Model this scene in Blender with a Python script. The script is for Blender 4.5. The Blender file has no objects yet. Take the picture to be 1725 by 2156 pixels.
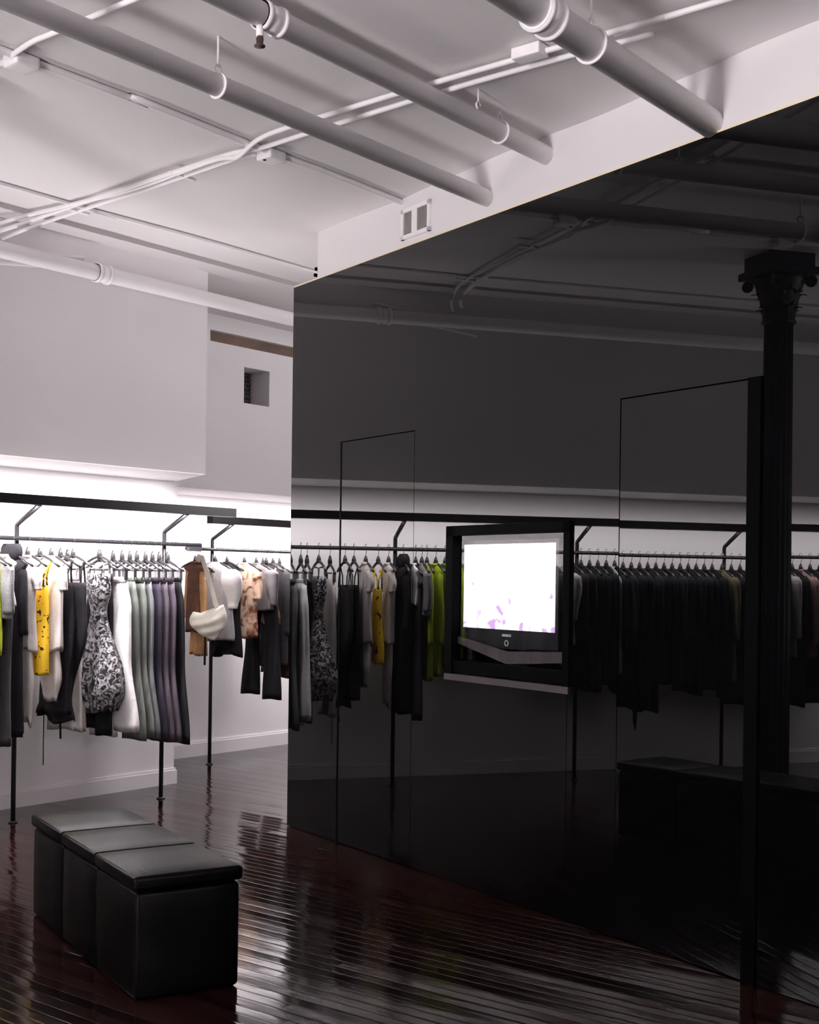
import bpy, math, random
from mathutils import Vector, Matrix

random.seed(7)
SC = bpy.context.scene
COL = SC.collection
PI = math.pi

# ------------------------------------------------------------------ room measurements (metres)
# X runs along the long white wall, Y points towards it, Z is up; the viewer stands at (0, 0, 1.55).
EYE = 1.55
CEIL = 3.64
WALL_Y = 7.33            # lower long wall
BULK_Y, BULK_Z = 6.62, 2.25
RAIL_Y, RAIL_Z = 6.856, 1.768
BAR_Y, BAR_Z = 6.65, 2.0
FAR_Y = 8.30
AW = Vector((0.2949, 0.9555, 0.0))     # along the black glass wall
AN = Vector((0.9555, -0.2949, 0.0))    # into the black glass wall
DW = 3.9047
WALL_ANG = math.atan2(AW.y, AW.x)

def wp(t, off, z):
    """point on the glass wall: t along it, off behind its face"""
    p = AN * (DW + off) + AW * t
    return Vector((p.x, p.y, z))

# ------------------------------------------------------------------ materials
def nodes(name):
    m = bpy.data.materials.new(name); m.use_nodes = True
    nt = m.node_tree
    return m, nt, nt.nodes['Principled BSDF']

def N(nt, kind, **kw):
    n = nt.nodes.new(kind)
    for k, v in kw.items():
        if k in n.inputs.keys(): n.inputs[k].default_value = v
        else: setattr(n, k, v)
    return n

def plain(name, col, rough=0.6, metal=0.0, var=0.06, scale=8.0, bump=0.0, bscale=60.0, spec=0.5):
    m, nt, b = nodes(name)
    tc = N(nt, 'ShaderNodeTexCoord')
    no = N(nt, 'ShaderNodeTexNoise', Scale=scale, Detail=4.0)
    nt.links.new(tc.outputs['Object'], no.inputs['Vector'])
    r = N(nt, 'ShaderNodeValToRGB')
    a = [max(0, c * (1 - var)) for c in col]; z = [min(1, c * (1 + var)) for c in col]
    r.color_ramp.elements[0].position = 0.3; r.color_ramp.elements[1].position = 0.7
    r.color_ramp.elements[0].color = (*a, 1); r.color_ramp.elements[1].color = (*z, 1)
    nt.links.new(no.outputs['Fac'], r.inputs['Fac'])
    nt.links.new(r.outputs['Color'], b.inputs['Base Color'])
    b.inputs['Roughness'].default_value = rough
    b.inputs['Metallic'].default_value = metal
    b.inputs['Specular IOR Level'].default_value = spec
    if bump:
        n2 = N(nt, 'ShaderNodeTexNoise', Scale=bscale, Detail=3.0)
        nt.links.new(tc.outputs['Object'], n2.inputs['Vector'])
        bp = N(nt, 'ShaderNodeBump', Strength=bump, Distance=0.01)
        nt.links.new(n2.outputs['Fac'], bp.inputs['Height'])
        nt.links.new(bp.outputs['Normal'], b.inputs['Normal'])
    return m

def cloth(name, col, var=0.12, rough=0.9, spec=0.25):
    return plain(name, col, rough, 0, var, 14.0, 0.25, 90.0, spec)

def denim(name, col, fade=1.7):
    m, nt, b = nodes(name)
    tc = N(nt, 'ShaderNodeTexCoord')
    mp = N(nt, 'ShaderNodeMapping'); mp.inputs['Scale'].default_value = (30, 30, 3)
    no = N(nt, 'ShaderNodeTexNoise', Scale=1.0, Detail=5.0)
    nt.links.new(tc.outputs['Object'], mp.inputs['Vector']); nt.links.new(mp.outputs['Vector'], no.inputs['Vector'])
    r = N(nt, 'ShaderNodeValToRGB')
    r.color_ramp.elements[0].position = 0.3; r.color_ramp.elements[1].position = 0.75
    r.color_ramp.elements[0].color = (*[c * 0.65 for c in col], 1)
    r.color_ramp.elements[1].color = (*[min(1, c * fade) for c in col], 1)
    nt.links.new(no.outputs['Fac'], r.inputs['Fac']); nt.links.new(r.outputs['Color'], b.inputs['Base Color'])
    b.inputs['Roughness'].default_value = 0.9; b.inputs['Specular IOR Level'].default_value = 0.2
    return m

def printed(name, dark, light, scale, lo, hi, distort=1.5, detail=2.0, rough=0.7):
    m, nt, b = nodes(name)
    tc = N(nt, 'ShaderNodeTexCoord')
    no = N(nt, 'ShaderNodeTexNoise', Scale=scale, Detail=detail, Distortion=distort)
    nt.links.new(tc.outputs['Object'], no.inputs['Vector'])
    r = N(nt, 'ShaderNodeValToRGB')
    r.color_ramp.elements[0].position = lo; r.color_ramp.elements[1].position = hi
    r.color_ramp.elements[0].color = (*dark, 1); r.color_ramp.elements[1].color = (*light, 1)
    nt.links.new(no.outputs['Fac'], r.inputs['Fac']); nt.links.new(r.outputs['Color'], b.inputs['Base Color'])
    b.inputs['Roughness'].default_value = rough; b.inputs['Specular IOR Level'].default_value = 0.3
    return m

def emitter(name, col, strength):
    m, nt, b = nodes(name)
    b.inputs['Base Color'].default_value = (*col, 1)
    b.inputs['Emission Color'].default_value = (*col, 1)
    b.inputs['Emission Strength'].default_value = strength
    return m

M = {}
M['wall'] = plain('white wall paint', (0.78, 0.755, 0.765), 0.55, 0, 0.012, 2.0, 0.04, 150)
M['ceil'] = plain('white ceiling paint', (0.76, 0.73, 0.735), 0.5, 0, 0.02, 1.5, 0.1, 25)
M['pipe'] = plain('white pipe paint', (0.88, 0.855, 0.865), 0.4, 0, 0.02, 6.0, 0.08, 30)
M['cream'] = plain('cream edge trim', (0.85, 0.74, 0.55), 0.5, 0, 0.03)
M['black_metal'] = plain('black painted steel', (0.012, 0.011, 0.014), 0.35, 0, 0.1)
M['bar'] = plain('dark satin steel', (0.013, 0.011, 0.015), 0.3, 0, 0.1, spec=0.4)
M['matte'] = plain('matte black paint', (0.0012, 0.0012, 0.0015), 0.6, 0, 0.1, spec=0.03)
M['chrome'] = plain('chrome wire', (0.55, 0.54, 0.56), 0.2, 1.0, 0.03)
M['hanger'] = plain('black hanger plastic', (0.02, 0.018, 0.02), 0.4, 0, 0.1)
M['brass'] = plain('dark sprinkler metal', (0.12, 0.08, 0.07), 0.4, 0.6, 0.1)
M['iron'] = plain('black cast iron paint', (0.005, 0.005, 0.006), 0.5, 0, 0.1, 10, 0.2, 40)
M['grille'] = plain('grey grille', (0.33, 0.31, 0.31), 0.6, 0, 0.1)
M['duct'] = plain('dark duct', (0.20, 0.18, 0.175), 0.7, 0, 0.15)
M['wood'] = plain('brown timber', (0.16, 0.10, 0.075), 0.7, 0, 0.3, 5)
M['shelf'] = plain('grey brown shelf board', (0.06, 0.050, 0.054), 0.6, 0, 0.06)
M['tv'] = plain('television plastic', (0.012, 0.012, 0.016), 0.25, 0, 0.1)
M['tvgrey'] = plain('grey plastic detail', (0.45, 0.45, 0.48), 0.4, 0, 0.05)
M['niche'] = plain('dark niche lining', (0.012, 0.011, 0.012), 0.8, 0, 0.1)

# black glass: a polished black dielectric
m, nt, b = nodes('black glass'); M['glass'] = m
b.inputs['Base Color'].default_value = (0.0022, 0.0022, 0.0026, 1)
b.inputs['Roughness'].default_value = 0.0; b.inputs['IOR'].default_value = 1.52
# clear pane
m, nt, b = nodes('clear pane'); M['pane'] = m
tr = N(nt, 'ShaderNodeBsdfTransparent'); gl = N(nt, 'ShaderNodeBsdfGlossy'); gl.inputs['Roughness'].default_value = 0.0; gl.inputs['Color'].default_value = (1, 1, 1, 1)
fr = N(nt, 'ShaderNodeFresnel'); fr.inputs['IOR'].default_value = 1.8
mx = N(nt, 'ShaderNodeMixShader'); out = nt.nodes['Material Output']
geo = N(nt, 'ShaderNodeNewGeometry'); inv = N(nt, 'ShaderNodeMath', operation='SUBTRACT'); inv.inputs[0].default_value = 1.0
nt.links.new(geo.outputs['Backfacing'], inv.inputs[1]); mul = N(nt, 'ShaderNodeMath', operation='MULTIPLY')
nt.links.new(inv.outputs[0], mul.inputs[0]); nt.links.new(fr.outputs[0], mul.inputs[1])
nt.links.new(mul.outputs[0], mx.inputs[0]); nt.links.new(tr.outputs[0], mx.inputs[1]); nt.links.new(gl.outputs[0], mx.inputs[2])
nt.links.new(mx.outputs[0], out.inputs['Surface'])

# leather
M['leather'] = plain('black leather', (0.0008, 0.0007, 0.0008), 0.34, 0, 0.15, 6, 0.12, 140, 0.09)

# varnished floor boards running across the room (along Y)
m, nt, b = nodes('varnished dark boards'); M['floor'] = m
tc = N(nt, 'ShaderNodeTexCoord'); sx = N(nt, 'ShaderNodeSeparateXYZ')
nt.links.new(tc.outputs['Object'], sx.inputs[0])
def mth(op, a, bb=None):
    n = N(nt, 'ShaderNodeMath', operation=op)
    for i, v in enumerate((a, bb)):
        if v is None: continue
        if isinstance(v, (int, float)): n.inputs[i].default_value = v
        else: nt.links.new(v, n.inputs[i])
    return n.outputs[0]
BW = 0.064
u = mth('DIVIDE', sx.outputs['X'], BW)
idx = mth('FLOOR', u); fra = mth('FRACT', u)
wn0 = N(nt, 'ShaderNodeTexWhiteNoise', noise_dimensions='1D'); nt.links.new(idx, wn0.inputs['W'])
vy = mth('ADD', mth('DIVIDE', sx.outputs['Y'], 1.35), mth('MULTIPLY', wn0.outputs['Value'], 7.0))
idy = mth('FLOOR', vy)
cx = N(nt, 'ShaderNodeCombineXYZ'); nt.links.new(idx, cx.inputs[0]); nt.links.new(idy, cx.inputs[1])
wn = N(nt, 'ShaderNodeTexWhiteNoise', noise_dimensions='2D'); nt.links.new(cx.outputs[0], wn.inputs['Vector'])
mp = N(nt, 'ShaderNodeMapping'); mp.inputs['Scale'].default_value = (40, 2.5, 1)
nt.links.new(tc.outputs['Object'], mp.inputs['Vector'])
gr = N(nt, 'ShaderNodeTexNoise', Scale=1.0, Detail=6.0); nt.links.new(mp.outputs[0], gr.inputs['Vector'])
fac = mth('ADD', mth('MULTIPLY', wn.outputs['Value'], 0.6), mth('MULTIPLY', gr.outputs['Fac'], 0.5))
rp = N(nt, 'ShaderNodeValToRGB')
rp.color_ramp.elements[0].position = 0.15; rp.color_ramp.elements[1].position = 0.95
rp.color_ramp.elements[0].color = (0.005, 0.0017, 0.0015, 1); rp.color_ramp.elements[1].color = (0.019, 0.0062, 0.0056, 1)
nt.links.new(fac, rp.inputs['Fac']); nt.links.new(rp.outputs['Color'], b.inputs['Base Color'])
edge = mth('MULTIPLY', mth('ABSOLUTE', mth('SUBTRACT', fra, 0.5)), 2.0)
edge4 = mth('POWER', edge, 10.0)
tilt = mth('MULTIPLY', mth('SUBTRACT', fra, 0.5), mth('SUBTRACT', wn.outputs['Value'], 0.5))
mp2 = N(nt, 'ShaderNodeMapping'); mp2.inputs['Scale'].default_value = (9, 1.6, 1)
nt.links.new(tc.outputs['Object'], mp2.inputs['Vector'])
wv = N(nt, 'ShaderNodeTexNoise', Scale=1.0, Detail=2.0); nt.links.new(mp2.outputs[0], wv.inputs['Vector'])
hgt = mth('ADD', mth('ADD', mth('MULTIPLY', edge4, -0.30), mth('MULTIPLY', tilt, 2.6)), mth('MULTIPLY', wv.outputs['Fac'], 1.5))
bp = N(nt, 'ShaderNodeBump', Strength=0.55, Distance=0.0022); nt.links.new(hgt, bp.inputs['Height'])
nt.links.new(bp.outputs['Normal'], b.inputs['Normal'])
b.inputs['Roughness'].default_value = 0.10; b.inputs['IOR'].default_value = 1.5; b.inputs['Specular IOR Level'].default_value = 0.48

# television picture: washed out, faint pink and blue flowers low in the frame
m, nt, b = nodes('television picture'); M['screen'] = m
tc = N(nt, 'ShaderNodeTexCoord'); sx = N(nt, 'ShaderNodeSeparateXYZ'); nt.links.new(tc.outputs['Object'], sx.inputs[0])
no = N(nt, 'ShaderNodeTexNoise', Scale=12.0, Detail=2.0, Distortion=0.8); nt.links.new(tc.outputs['Object'], no.inputs['Vector'])
hgt2 = mth('MULTIPLY_ADD' if False else 'SUBTRACT', no.outputs['Fac'], mth('MULTIPLY', mth('ADD', sx.outputs['Z'], 0.2), 0.55))
rp = N(nt, 'ShaderNodeValToRGB')
rp.color_ramp.elements[0].position = 0.53; rp.color_ramp.elements[1].position = 0.62
rp.color_ramp.elements[0].color = (1, 1, 1, 1); rp.color_ramp.elements[1].color = (0.50, 0.32, 0.62, 1)
nt.links.new(hgt2, rp.inputs['Fac'])
b.inputs['Base Color'].default_value = (0.02, 0.02, 0.02, 1)
nt.links.new(rp.outputs['Color'], b.inputs['Emission Color']); b.inputs['Emission Strength'].default_value = 1.6

# fabrics
M['black'] = cloth('black cotton', (0.010, 0.009, 0.011), 0.2)
M['black2'] = cloth('charcoal black jersey', (0.016, 0.015, 0.018), 0.2)
M['white'] = cloth('white cotton', (0.72, 0.70, 0.70), 0.05)
M['offwhite'] = cloth('off white silk', (0.62, 0.57, 0.55), 0.08, 0.6)
M['lgrey'] = cloth('light grey jersey', (0.36, 0.35, 0.36), 0.1)
M['mgrey'] = cloth('soft grey knit', (0.20, 0.195, 0.20), 0.12)
M['grey'] = cloth('mid grey wool', (0.17, 0.155, 0.165), 0.15)
M['dgrey'] = cloth('dark grey wool', (0.05, 0.047, 0.052), 0.15)
M['yellow'] = printed('yellow silk with black print', (0.03, 0.02, 0.01), (0.88, 0.55, 0.03), 26, 0.345, 0.37, 0.8, 1.0)
M['silver'] = printed('silver and black print', (0.012, 0.011, 0.013), (0.40, 0.385, 0.40), 24, 0.45, 0.60, 2.0, 3.0, 0.45)
M['lime'] = cloth('lime green silk', (0.42, 0.50, 0.03), 0.15, 0.7)
M['green'] = cloth('green silk', (0.16, 0.26, 0.03), 0.15, 0.7)
M['greenjean'] = denim('grey green denim', (0.125, 0.135, 0.122))
M['greyjean'] = denim('steel grey denim', (0.13, 0.137, 0.14))
M['indigo'] = denim('dark indigo denim', (0.042, 0.036, 0.054))
M['plum'] = denim('plum grey denim', (0.085, 0.068, 0.085))
M['blackjean'] = denim('black denim', (0.010, 0.010, 0.012))
M['brown'] = cloth('brown suede', (0.10, 0.045, 0.03), 0.25)
M['tan'] = cloth('tan leather', (0.40, 0.22, 0.10), 0.2)
M['floral'] = printed('peach floral print', (0.16, 0.05, 0.02), (0.66, 0.46, 0.34), 11, 0.36, 0.52, 1.0, 2.0)
M['bag'] = cloth('cream canvas', (0.66, 0.63, 0.54), 0.08, 0.7)
M['khaki'] = cloth('khaki cotton', (0.13, 0.12, 0.07), 0.15)
M['pink'] = cloth('dusty pink knit', (0.33, 0.20, 0.18), 0.1)
M['stripe'] = plain('grey striped wool', (0.3, 0.29, 0.30), 0.9, 0, 0.1)
m = M['stripe']; nt = m.node_tree; b = nt.nodes['Principled BSDF']
tc = N(nt, 'ShaderNodeTexCoord'); wv = N(nt, 'ShaderNodeTexWave', Scale=22.0, Distortion=0.4); wv.bands_direction = 'X'
nt.links.new(tc.outputs['Object'], wv.inputs['Vector'])
rp = N(nt, 'ShaderNodeValToRGB'); rp.color_ramp.elements[0].color = (0.08, 0.07, 0.08, 1); rp.color_ramp.elements[1].color = (0.6, 0.57, 0.58, 1)
nt.links.new(wv.outputs['Fac'], rp.inputs['Fac']); nt.links.new(rp.outputs['Color'], b.inputs['Base Color'])

# ------------------------------------------------------------------ mesh helpers
ORG = {}

class MB:
    def __init__(self): self.v = []; self.f = []; self.smooth = []
    def add(self, vs, fs, smooth=False):
        o = len(self.v); self.v += [Vector(p) for p in vs]
        self.f += [tuple(i + o for i in f) for f in fs]; self.smooth += [smooth] * len(fs)
    def box(self, a, b, mat=None):
        x0, y0, z0 = a; x1, y1, z1 = b
        vs = [(x, y, z) for z in (z0, z1) for y in (y0, y1) for x in (x0, x1)]
        vs = [Vector(p) for p in vs]
        if mat is not None: vs = [mat @ p for p in vs]
        self.add(vs, [(0, 2, 3, 1), (4, 5, 7, 6), (0, 1, 5, 4), (2, 6, 7, 3), (0, 4, 6, 2), (1, 3, 7, 5)])
    def wallbox(self, t0, t1, o0, o1, z0, z1):
        vs = [wp(t, o, z) for z in (z0, z1) for o in (o0, o1) for t in (t0, t1)]
        self.add(vs, [(0, 1, 3, 2), (4, 6, 7, 5), (0, 4, 5, 1), (2, 3, 7, 6), (0, 2, 6, 4), (1, 5, 7, 3)])
    def prism(self, poly, z0, z1):
        n = len(poly)
        vs = [(x, y, z0) for x, y in poly] + [(x, y, z1) for x, y in poly]
        self.add(vs, [tuple(range(n - 1, -1, -1)), tuple(range(n, 2 * n))] +
                 [(i, (i + 1) % n, n + (i + 1) % n, n + i) for i in range(n)])
    def rings(self, rs, cap=True, smooth=True):
        n = len(rs[0]); o = []
        for r in rs: o += list(r)
        fs = []
        for k in range(len(rs) - 1):
            for i in range(n):
                fs.append((k * n + i, k * n + (i + 1) % n, (k + 1) * n + (i + 1) % n, (k + 1) * n + i))
        if cap:
            fs.append(tuple(range(n - 1, -1, -1))); fs.append(tuple((len(rs) - 1) * n + i for i in range(n)))
        self.add(o, fs, smooth)
    def tube(self, pts, r, n=10, flat=None):
        pts = [Vector(p) for p in pts]
        rr = r if isinstance(r, (list, tuple)) else [r] * len(pts)
        rs = []; ref = None
        for i, p in enumerate(pts):
            d = (pts[min(i + 1, len(pts) - 1)] - pts[max(i - 1, 0)]).normalized()
            if ref is None:
                ref = Vector((0, 0, 1)) if abs(d.z) < 0.9 else Vector((1, 0, 0))
            s = d.cross(ref).normalized(); ref = s.cross(d).normalized()
            k = flat if flat else 1.0
            rs.append([p + s * (rr[i] * math.cos(2 * PI * j / n)) + ref * (rr[i] * k * math.sin(2 * PI * j / n)) for j in range(n)])
        self.rings(rs)
    def lathe(self, prof, c=(0, 0), n=24, flute=0.0, nf=0):
        rs = []
        for r, z in prof:
            ring = []
            for j in range(n):
                a = 2 * PI * j / n
                q = r * (1 + (flute * math.cos(nf * a) if nf else 0))
                ring.append((c[0] + q * math.cos(a), c[1] + q * math.sin(a), z))
            rs.append(ring)
        self.rings(rs)
    def torus(self, c, axis, R, r, n=20, k=8, a0=0.0, a1=2 * PI, ref=None):
        axis = Vector(axis).normalized(); c = Vector(c)
        ref = Vector(ref) if ref else (Vector((0, 0, 1)) if abs(axis.z) < 0.9 else Vector((1, 0, 0)))
        u_ = (ref - axis * ref.dot(axis)).normalized(); v_ = axis.cross(u_)
        pts = [c + (u_ * math.cos(a0 + (a1 - a0) * i / n) + v_ * math.sin(a0 + (a1 - a0) * i / n)) * R for i in range(n + 1)]
        self.tube(pts, r, k)
    def rbox(self, size, r, c=(0, 0, 0), mat=None, puff=0.0, seg=3):
        """rounded, slightly puffed box"""
        hx, hy, hz = [s / 2 for s in size]
        def axis(h):
            k = [-h + r * (1 - math.cos(PI / 2 * i / seg)) for i in range(seg + 1)]
            return k + [-h * 0.4, 0, h * 0.4] + [-q for q in reversed(k)]
        ax, ay, az = axis(hx), axis(hy), axis(hz)
        def rnd(p):
            q = Vector((max(-hx + r, min(hx - r, p.x)), max(-hy + r, min(hy - r, p.y)), max(-hz + r, min(hz - r, p.z))))
            d = p - q
            if d.length > 1e-9:
                m_ = max(abs(d.x), abs(d.y), abs(d.z)); nz = sum(abs(x) > 1e-9 for x in d)
                d = d.normalized() * (r if nz > 1 or True else m_)
            w = Vector((0, 0, 0))
            if puff:
                fx, fy, fz = 1 - (p.x / hx) ** 2, 1 - (p.y / hy) ** 2, 1 - (p.z / hz) ** 2
                if abs(p.z) > hz - 1e-6: w.z = math.copysign(puff * max(0, fx * fy) ** 0.5, p.z)
                if abs(p.x) > hx - 1e-6: w.x = math.copysign(puff * max(0, fz * fy) ** 0.5, p.x)
                if abs(p.y) > hy - 1e-6: w.y = math.copysign(puff * max(0, fz * fx) ** 0.5, p.y)
            return q + d + w
        for (A, B, f) in ((ax, ay, lambda a, b_, s: Vector((a, b_, s * hz))), (ay, az, lambda a, b_, s: Vector((s * hx, a, b_))), (az, ax, lambda a, b_, s: Vector((b_, s * hy, a)))):
            for s in (-1, 1):
                vs = [rnd(f(a, b_, s)) + Vector(c) for a in A for b_ in B]
                if mat is not None: vs = [mat @ p for p in vs]
                nb = len(B); fs = []
                for i in range(len(A) - 1):
                    for j in range(nb - 1):
                        q = (i * nb + j, (i + 1) * nb + j, (i + 1) * nb + j + 1, i * nb + j + 1)
                        fs.append(q if s > 0 else q[::-1])
                self.add(vs, fs, True)
    def build(self, name, mat, parent=None, loc=None):
        me = bpy.data.meshes.new(name)
        org = Vector((0, 0, 0))
        if parent is not None: org = ORG[parent.name]
        o_loc = Vector(loc) if loc is not None else org
        me.from_pydata([tuple(p - o_loc) for p in self.v], [], self.f)
        me.polygons.foreach_set('use_smooth', self.smooth)
        import bmesh
        bm = bmesh.new(); bm.from_mesh(me); bmesh.ops.remove_doubles(bm, verts=bm.verts, dist=1e-5)
        bmesh.ops.recalc_face_normals(bm, faces=bm.faces); bm.to_mesh(me); bm.free()
        me.materials.append(mat)
        o = bpy.data.objects.new(name, me); COL.objects.link(o)
        o.location = o_loc - org if parent is not None else o_loc
        if parent is not None: o.parent = parent
        ORG[o.name] = o_loc
        return o

def tag(o, label=None, cat=None, group=None, kind=None):
    if label: o['label'] = label
    if cat: o['category'] = cat
    if group: o['group'] = group
    if kind: o['kind'] = kind
    return o

def thing(name, loc, label, cat, group=None):
    o = bpy.data.objects.new(name, None); COL.objects.link(o); o.location = loc
    o.empty_display_size = 0.05
    ORG[o.name] = Vector(loc)
    return tag(o, label, cat, group)

def struct(mb, name, mat, label, cat, parent=None):
    o = mb.build(name, mat, parent)
    if parent is None: tag(o, label, cat, None, 'structure')
    return o

# ------------------------------------------------------------------ shell
XL, XR, YB = -4.6, 10.4, -5.0
mb = MB(); mb.box((XL, YB, -0.1), (XR, FAR_Y, 0)); struct(mb, 'floor', M['floor'], 'glossy dark red brown strip wood floor of the whole shop', 'floor')

# ceiling: shallow plaster vaults running with the pipes
mb = MB()
ys = [YB + (FAR_Y - YB) * i / 220 for i in range(221)]
def cz(y):
    u_ = ((y - 4.42) / 1.53) % 1.0          # 0 at each rib
    s = math.sin(PI * u_)
    return CEIL - 0.012 + 0.016 * s ** 1.5 - 0.006 * math.exp(-((u_ - 0.62) / 0.08) ** 2)
vs = []
for y in ys: vs += [(XL, y, cz(y)), (XR, y, cz(y))]
top = len(vs); vs += [(XL, YB, CEIL + 0.2), (XR, YB, CEIL + 0.2), (XL, FAR_Y, CEIL + 0.2), (XR, FAR_Y, CEIL + 0.2)]
fs = [(2 * i, 2 * i + 2, 2 * i + 3, 2 * i + 1) for i in range(220)] + [(top, top + 1, top + 3, top + 2)]
mb.add(vs, fs, True); struct(mb, 'ceiling', M['ceil'], 'white painted plaster ceiling with shallow vaults', 'ceiling')

# long white wall with overhanging bulkhead
mb = MB(); mb.box((XL, WALL_Y, 0), (6.42, WALL_Y + 0.12, CEIL)); mb.box((6.30, WALL_Y + 0.12, 0), (6.42, FAR_Y, CEIL))
struct(mb, 'wall_left', M['wall'], 'brightly lit white wall behind the long clothes rail', 'wall')
mb = MB(); mb.prism([(XL, BULK_Y), (6.05, BULK_Y), (6.40, WALL_Y), (XL, WALL_Y)], BULK_Z, CEIL + 0.1)
struct(mb, 'wall_left_upper', M['wall'], 'white bulkhead overhanging the long clothes rail', 'wall')
mb = MB(); mb.box((XL, WALL_Y - 0.018, 0), (6.438, WALL_Y, 0.10)); mb.box((XL, WALL_Y - 0.010, 0.10), (6.43, WALL_Y, 0.118))
struct(mb, 'baseboard_left', M['wall'], 'white baseboard along the long wall', 'baseboard')
# far wall
mb = MB(); mb.box((6.42, FAR_Y, 0), (XR, FAR_Y + 0.12, CEIL)); struct(mb, 'wall_far', M['wall'], 'white wall behind the far short clothes rail', 'wall')
mb = MB(); mb.box((6.42, FAR_Y - 0.018, 0), (XR, FAR_Y, 0.11)); mb.box((6.42, FAR_Y - 0.01, 0.11), (XR, FAR_Y, 0.128)); struct(mb, 'baseboard_far', M['wall'], 'white baseboard along the far wall', 'baseboard')
FY = 7.59
mb = MB()
vx0, vx1, vz0, vz1 = 7.345, 7.637, 2.965, 3.258      # duct opening
sx0, sz0, sz1 = 6.97, 3.415, 3.505                    # slot
Z0, Z1 = 2.235, CEIL + 0.1
mb.box((6.40, FY, Z0), (vx0, FY + 0.10, sz0)); mb.box((vx1, FY, Z0), (XR, FY + 0.10, sz0))
mb.box((vx0, FY, Z0), (vx1, FY + 0.10, vz0)); mb.box((vx0, FY, vz1), (vx1, FY + 0.10, sz0))
mb.box((6.40, FY, sz1), (XR, FY + 0.10, Z1)); mb.box((6.40, FY, sz0), (sx0, FY + 0.10, sz1))
mb.box((vx0 - .03, FY + .10, vz0 - .03), (vx0, FY + .26, vz1 + .03)); mb.box((vx1, FY + .10, vz0 - .03), (vx1 + .03, FY + .26, vz1 + .03))
mb.box((vx0, FY + .10, vz0 - .03), (vx1, FY + .26, vz0)); mb.box((vx0, FY + .10, vz1), (vx1, FY + .26, vz1 + .03))
mb.box((6.40, FY + 0.10, Z0), (XR, FAR_Y, Z0 + 0.03))
struct(mb, 'wall_far_upper', M['wall'], 'white bulkhead above the far clothes rail with a duct opening', 'wall')
mb = MB(); mb.box((sx0, FY + 0.05, sz0 - 0.01), (XR, FY + 0.10, sz1 + 0.01))
struct(mb, 'trim_1', M['wood'], 'brown timber seen in the slot high on the far bulkhead', 'trim')
r = thing('air_vent', (7.45, FY + .24, vz0), 'dark recessed grille in the square opening of the far bulkhead', 'vent')
mb = MB(); mb.box((vx0, FY + .235, vz0), (vx1, FY + .25, vz1)); mb.build('backing', M['duct'], r)
mb = MB()
for i in range(12):
    x = vx0 + 0.012 + i * 0.024; mb.box((x, FY + .215, vz0), (x + 0.008, FY + .235, vz1))
for i in range(8):
    z = vz0 + 0.02 + i * 0.036; mb.box((vx0, FY + .212, z), (vx1, FY + .216, z + 0.006))
mb.build('grille', M['duct'], r)

# room behind the viewer
mb = MB(); mb.box((XL - 0.1, YB, 0), (XL, WALL_Y, CEIL)); struct(mb, 'wall_near', M['wall'], 'plain white wall behind the viewer', 'wall')
mb = MB(); mb.box((XL, YB - 0.1, 0), (XR, YB, CEIL)); struct(mb, 'wall_back', M['wall'], 'plain white back wall of the shop', 'wall')
mb = MB(); mb.box((XR, YB, 0), (XR + 0.1, FAR_Y, CEIL)); struct(mb, 'wall_end', M['wall'], 'plain white end wall beyond the glass partition', 'wall')

# ------------------------------------------------------------------ black glass partition
TH = 0.03
ZD, ZT = 2.343, 3.352
T1, T0 = 7.03, -5.2
mb = MB()
G = 0.003
mb.wallbox(6.443, T1, 0, TH, 0.004, ZT)
# window panel with the television opening
HT0, HT1, HZ0, HZ1 = 4.428, 5.345, 1.045, 1.800
mb.wallbox(HT1, 5.676, 0, TH, 0.004, ZT)
mb.wallbox(4.102, HT0 - 0.003, 0, TH, 0.004, HZ0)
mb.wallbox(4.102, HT0, 0, TH, HZ0, ZT)
mb.wallbox(HT0, HT1, 0, TH, HZ1, ZT)
mb.wallbox(HT0, HT1, 0, TH, 0.004, HZ0)
mb.wallbox(T0, 3.312, 0, TH, 0.004, ZT)
mb.wallbox(5.676, 6.443, 0, TH, ZD + G, ZT); mb.wallbox(3.312, 4.102, 0, TH, ZD + G, ZT)
struct(mb, 'wall_right', M['glass'], 'polished black glass partition reflecting the shop', 'wall')
mb = MB()
mb.wallbox(5.35, T1, TH, TH + 0.02, 0, ZT); mb.wallbox(T0, 4.42, TH, TH + 0.02, 0, ZT); mb.wallbox(4.42, 5.35, TH, TH + 0.02, 0, HZ0); mb.wallbox(4.42, 5.35, TH, TH + 0.02, HZ1, ZT)
mb.wallbox(T1 - 0.02, T1 + 0.001, TH, TH + 0.25, 0, ZT)
struct(mb, 'wall_right_backing', M['matte'], 'matt black board behind the glass panels', 'wall')
def door(name, t0, t1, yaw, pitch, label):
    mb = MB(); mb.wallbox(t0, t1, 0, TH - 0.004, 0.006, ZD - G)
    c = wp((t0 + t1) / 2, 0, 1.2)
    R = Matrix.Rotation(yaw, 4, 'Z') @ Matrix.Rotation(pitch, 4, AW)
    T = Matrix.Translation(c) @ R @ Matrix.Translation(-c)
    mb.v = [T @ p for p in mb.v]
    return struct(mb, name, M['glass'], label, 'door')
door('door_1', 5.680, 6.425, math.radians(0.0), math.radians(0.0), 'flush black glass door left of the television window')
door('door_2', 3.388, 4.097, math.radians(0.0), math.radians(0.10), 'flush black glass door right of the television window')
mb = MB(); mb.wallbox(3.318, 3.382, -0.012, TH, 0, ZD + 0.004); struct(mb, 'trim_2', M['matte'], 'matt black upright strip beside the right glass door', 'trim')
mb = MB(); mb.wallbox(6.427, 6.441, -0.002, TH, 0, ZD + 0.002); struct(mb, 'trim_3', M['matte'], 'thin black upright joint beside the left glass door', 'trim')
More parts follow.
